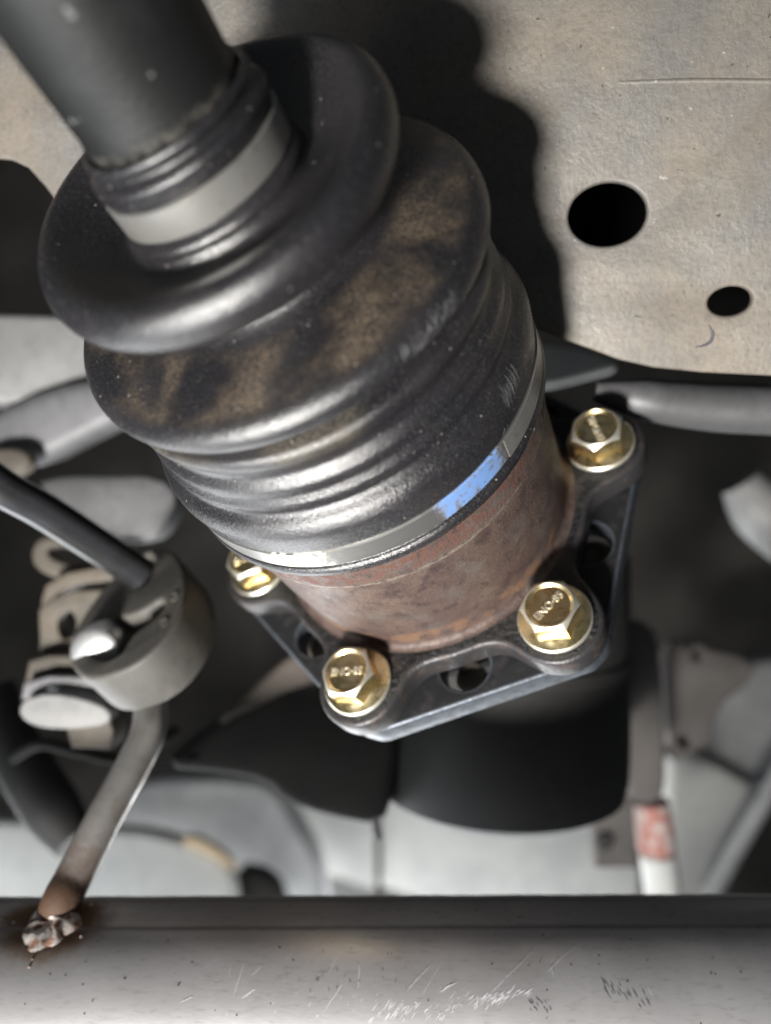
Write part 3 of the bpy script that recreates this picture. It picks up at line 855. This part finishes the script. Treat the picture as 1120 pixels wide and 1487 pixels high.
rod2 = empty('upper_hanger_rod', W(*px(100, 765, 222)), 'dark steel rod running from upper left into the rubber hanger', 'hanger rod')
tube('rod', [px(-90, 640, 205), px(0, 706, 214), px(60, 740, 222), px(130, 785, 232), px(206, 835, 243)], 5.4, M_BLUESTEEL, rod2, 24, 8)
stud = empty('hanger_stud', W(*px(135, 915, 228)), 'shiny steel stud end poking out of the rubber hanger', 'stud')
SA = V(-.08, .08, -.99).normalized()
so = px(160, 935, 240)
lathe('stud_head', so, SA, [(-8, 4), (-1, 4.2), (0, 7.6), (1.0, 8.2), (9.5, 8.2), (11.0, 7.6), (11.8, 6.2), (12.0, 1)], M_CHROME, stud, 32)
lathe('stud_pin', px(155, 948, 234), V(-.45, .05, -.85), [(-6, 3.4), (0, 3.4), (2.4, 2.9), (3.4, 1.8), (3.6, .3)], M_CHROME, stud, 24)

# bracket stack behind the hanger
brk = empty('hanger_bracket', W(*px(90, 940, 270)), 'dusty tan layered metal bracket behind the rubber hanger', 'bracket')
pslab('upper_loop', [(44, 800), (58, 780), (90, 776), (160, 800), (176, 822), (130, 834), (84, 842), (50, 826)], 290, 8, 1.2, M_TAN, brk, 1, holes=[[(64, 802), (80, 792), (128, 806), (138, 818), (90, 820)]])
pslab('upper_strap', [(60, 872), (66, 850), (96, 832), (150, 822), (172, 828), (172, 842), (108, 850), (80, 866), (76, 884), (60, 884)], 280, 16, 0.8, M_TAN, brk, 0)
pslab('cheek_plate', [(56, 886), (78, 868), (108, 858), (170, 856), (170, 960), (58, 962)], 276, 6, 0.8, M_TAN, brk, 0, holes=[[(82, 900), (100, 884), (112, 900), (108, 926), (88, 930)]])
pslab('middle_strap', [(36, 990), (42, 960), (70, 952), (170, 952), (170, 970), (84, 974), (62, 980), (58, 992)], 268, 18, 0.8, M_TAN, brk, 0)
pslab('lower_strap', [(30, 1016), (34, 992), (70, 982), (176, 984), (176, 998), (70, 1000), (50, 1018)], 262, 18, 0.8, M_GREY2, brk, 0)
pslab('round_foot', [(26, 1034), (34, 1016), (70, 1006), (120, 1014), (160, 1030), (160, 1052), (110, 1060), (60, 1058), (36, 1048)], 256, 8, 1.0, M_GREY, brk, 1)
pslab('foot_block', [(94, 1050), (158, 1044), (166, 1062), (162, 1088), (104, 1086)], 262, 14, 1.0, M_TAN, brk, 0)
tube('brace_wire', [px(20, 1100, 300), px(60, 1080, 290), px(120, 1092, 285), px(180, 1100, 290), px(260, 1060, 300)], 2.2, M_BROWN, brk, 14, 6)

# ------------------------------------------------------------------ parts further back
# dark drum below the flange; the pipe's shadow put into its shape and colour
hs = empty('shade_drum', W(*px(715, 1000, 330)), 'black round gear housing hanging below the bolted flange', 'housing')
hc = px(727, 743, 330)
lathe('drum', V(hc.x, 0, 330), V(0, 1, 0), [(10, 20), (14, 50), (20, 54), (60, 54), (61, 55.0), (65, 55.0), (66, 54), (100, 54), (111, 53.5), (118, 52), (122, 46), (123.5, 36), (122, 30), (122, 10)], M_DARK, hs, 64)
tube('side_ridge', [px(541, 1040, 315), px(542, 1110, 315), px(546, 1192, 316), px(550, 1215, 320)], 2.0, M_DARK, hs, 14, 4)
# brown casing left of it
cs = empty('gearbox_casing', W(*px(430, 1080, 300)), 'dark brown gearbox casing left of the black drum', 'casing')
pslab('casing_body', [(225, 1120), (300, 1062), (380, 1000), (460, 960), (600, 930), (575, 1150), (556, 1206), (470, 1190), (410, 1168), (385, 1140), (330, 1128)], 296, 40, 6, M_BROWN, cs, 1)
pslab('dusty_ledge', [(300, 1062), (360, 1005), (420, 950), (470, 925), (530, 940), (500, 985), (430, 1000), (370, 1030)], 290, 12, 3, M_BROWN2, cs, 1)

# pale parts low in the background
o = pslab('white_tray', [(-120, 1205), (30, 1190), (110, 1215), (180, 1205), (262, 1222), (322, 1250), (345, 1290), (345, 1400), (-120, 1400)], 600, 18, 4, M_WHITE, None, 1)
tag(o, 'bright white blurred tray behind the hanger rod, just above the pipe', 'tray')
o = pslab('tan_edge_strip', [(262, 1226), (272, 1214), (300, 1222), (338, 1250), (342, 1266), (326, 1256), (296, 1238)], 590, 8, 1.2, M_TANBIT, None, 1)
tag(o, 'small tan edge strip on the rim of the white tray', 'strip')
o = pslab('rounded_grey_block', [(190, 1150), (215, 1132), (370, 1134), (405, 1155), (430, 1200), (470, 1260), (480, 1400), (150, 1400), (150, 1200)], 660, 40, 6, M_PALE2, None, 1)
tag(o, 'pale grey rounded block above the tan edge strip', 'block')
o = pslab('gap_shade', [(338, 1262), (400, 1276), (420, 1330), (340, 1330)], 620, 20, 3, M_BROWN, None, 1)  # dark filler standing in for the shade in the gap
tag(o, 'small dark filler for the shaded gap just above the pipe beside the white tray', 'block')
pan = empty('floor_pan', W(*px(700, 1250, 745)), 'pale floor pan of two panels with a thin dark seam, above the pipe', 'floor pan')
pslab('panel', [(400, 1120), (546, 1120), (546, 1400), (420, 1400)], 740, 20, 3, M_PALE, pan, 0)
pslab('panel', [(552, 1100), (930, 1100), (930, 1400), (556, 1400)], 745, 20, 3, M_PALE, pan, 0)

# straps and links on the right
o = pslab('flat_strap', [(892, 905), (950, 903), (962, 960), (968, 1080), (968, 1150), (955, 1168), (925, 1168), (908, 1150), (905, 1040)], 380, 12, 3, M_STRAP, None, 1)
tag(o, 'brown-grey flat strap hanging right of the flange', 'strap')
o = pslab('red_edge_strip', [(886, 905), (894, 904), (908, 1040), (908, 1100), (902, 1090), (898, 1000)], 386, 8, 1, M_RED, None, 1)
tag(o, 'thin red strip along the left edge of the flat strap', 'strip')
db = empty('dark_bracket', W(*px(890, 1200, 400)), 'dark bracket with a black disc for its shaded round hole beside the red and white sleeve', 'bracket')
pslab('bracket_plate', [(856, 1142), (915, 1120), (920, 1150), (928, 1262), (866, 1262)], 400, 10, 2, M_STRAP, db, 0)
lathe('hole_disc', px(878, 1221, 399), V(0, 0, -1), [(-2, 4.6), (1.2, 4.6), (1.8, 4.0), (2.0, .2)], M_DARK, db, 24)  # black disc painted in for the shade of a round hole
sl = empty('striped_sleeve', W(*px(955, 1230, 410)), 'faded red and white sleeve standing just above the pipe', 'sleeve')
lathe('red_sleeve', px(945, 1162, 410), V(.13, 1, 0), [(0, 8), (1, 9.5), (26, 10), (27, 9.6), (28, 8)], M_RED, sl, 24)
lathe('white_sleeve', px(955, 1238, 410), V(.13, 1, 0), [(0, 8), (1, 9.5), (50, 10), (51, 8)], M_WHITE, sl, 24)
o = pslab('pale_arm', [(968, 1110), (1000, 1090), (1060, 1120), (1110, 1150), (1085, 1210), (1040, 1310), (1030, 1400), (975, 1400)], 600, 30, 6, M_PALE, None, 1)  # pale arm-like piece, purpose unknown
tag(o, 'pale tapering arm at lower right behind the pipe', 'link')
o = tube('thin_rod', [px(1020, 1330, 560), px(1060, 1250, 560), px(1150, 1095, 560), px(1200, 1010, 560)], 6.0, M_GREY, None, 20, 6)
tag(o, 'thin grey rod slanting up at the lower right corner', 'rod')
o = pslab('grey_casting', [(1020, 1010), (1060, 975), (1130, 955), (1300, 960), (1300, 1120), (1150, 1160), (1100, 1150), (1040, 1130), (1010, 1090)], 620, 40, 8, M_GREY, None, 1)
tag(o, 'large grey casting at the right edge above the pale arm', 'casting')
o = pslab('perforated_bracket', [(962, 935), (1020, 938), (1090, 955), (1100, 985), (1040, 1030), (1040, 1085), (980, 1100), (966, 1050)], 440, 14, 3, M_STRAP, None, 1, holes=[[(1008, 944), (1020, 944), (1020, 958), (1008, 958)], [(978, 1080), (990, 1068), (1005, 1075), (1002, 1092), (982, 1094)]])
tag(o, 'brown-grey bracket with two dark holes next to the flat strap', 'bracket')
o = tube('grey_tube_end', [px(1075, 700, 420), px(1110, 745, 420), px(1180, 800, 430)], [11, 17, 18], M_GREY, None, 28, 6)
tag(o, 'blurred grey tube end at the right edge', 'tube')
o = pslab('pale_crossbar', [(700, 500), (790, 498), (860, 508), (910, 532), (860, 545), (800, 560), (700, 570)], 330, 16, 4, M_WHITE, None, 1)
tag(o, 'pale bar seen between the boot and the frame rail', 'bar')

# left background
o = pslab('grey_panel', [(-160, 452), (60, 455), (180, 462), (260, 520), (260, 580), (120, 600), (60, 585), (-160, 590)], 300, 14, 3, M_GREY, None, 1, tilt=(0.1, 0))  # plain grey panel, purpose unknown
tag(o, 'light grey panel at left edge beside the first boot fold', 'heat shield')
o = pslab('grey_casting', [(-100, 640), (-20, 600), (60, 560), (170, 540), (240, 560), (200, 600), (120, 640), (60, 672), (-20, 680), (-100, 690)], 292, 18, 6, M_GREY2, None, 1)
tag(o, 'mid grey casting under the light grey panel at left edge', 'casting')
o = pslab('tan_clip', [(-40, 660), (10, 648), (40, 655), (46, 676), (20, 694), (-40, 700)], 282, 8, 2, M_TAN, None, 1)
tag(o, 'small tan clip at the left edge above the upper hanger rod', 'clip')
o = pslab('grey_wedge', [(46, 702), (90, 690), (150, 690), (230, 690), (262, 720), (240, 772), (215, 790), (170, 788), (110, 745)], 300, 16, 2, M_WEDGE, None, 1)
tag(o, 'grey wedge-shaped plate between hanger rod and boot', 'plate')
o = tube('black_hose', [px(-10, 1000, 340), px(10, 1060, 336), px(45, 1125, 330), px(80, 1180, 325), px(110, 1222, 320)], [10, 11, 12, 12, 9], M_DARK, None, 24, 6)
tag(o, 'short black hose end left of the hanger rod', 'hose')

# the dark underside that closes the view
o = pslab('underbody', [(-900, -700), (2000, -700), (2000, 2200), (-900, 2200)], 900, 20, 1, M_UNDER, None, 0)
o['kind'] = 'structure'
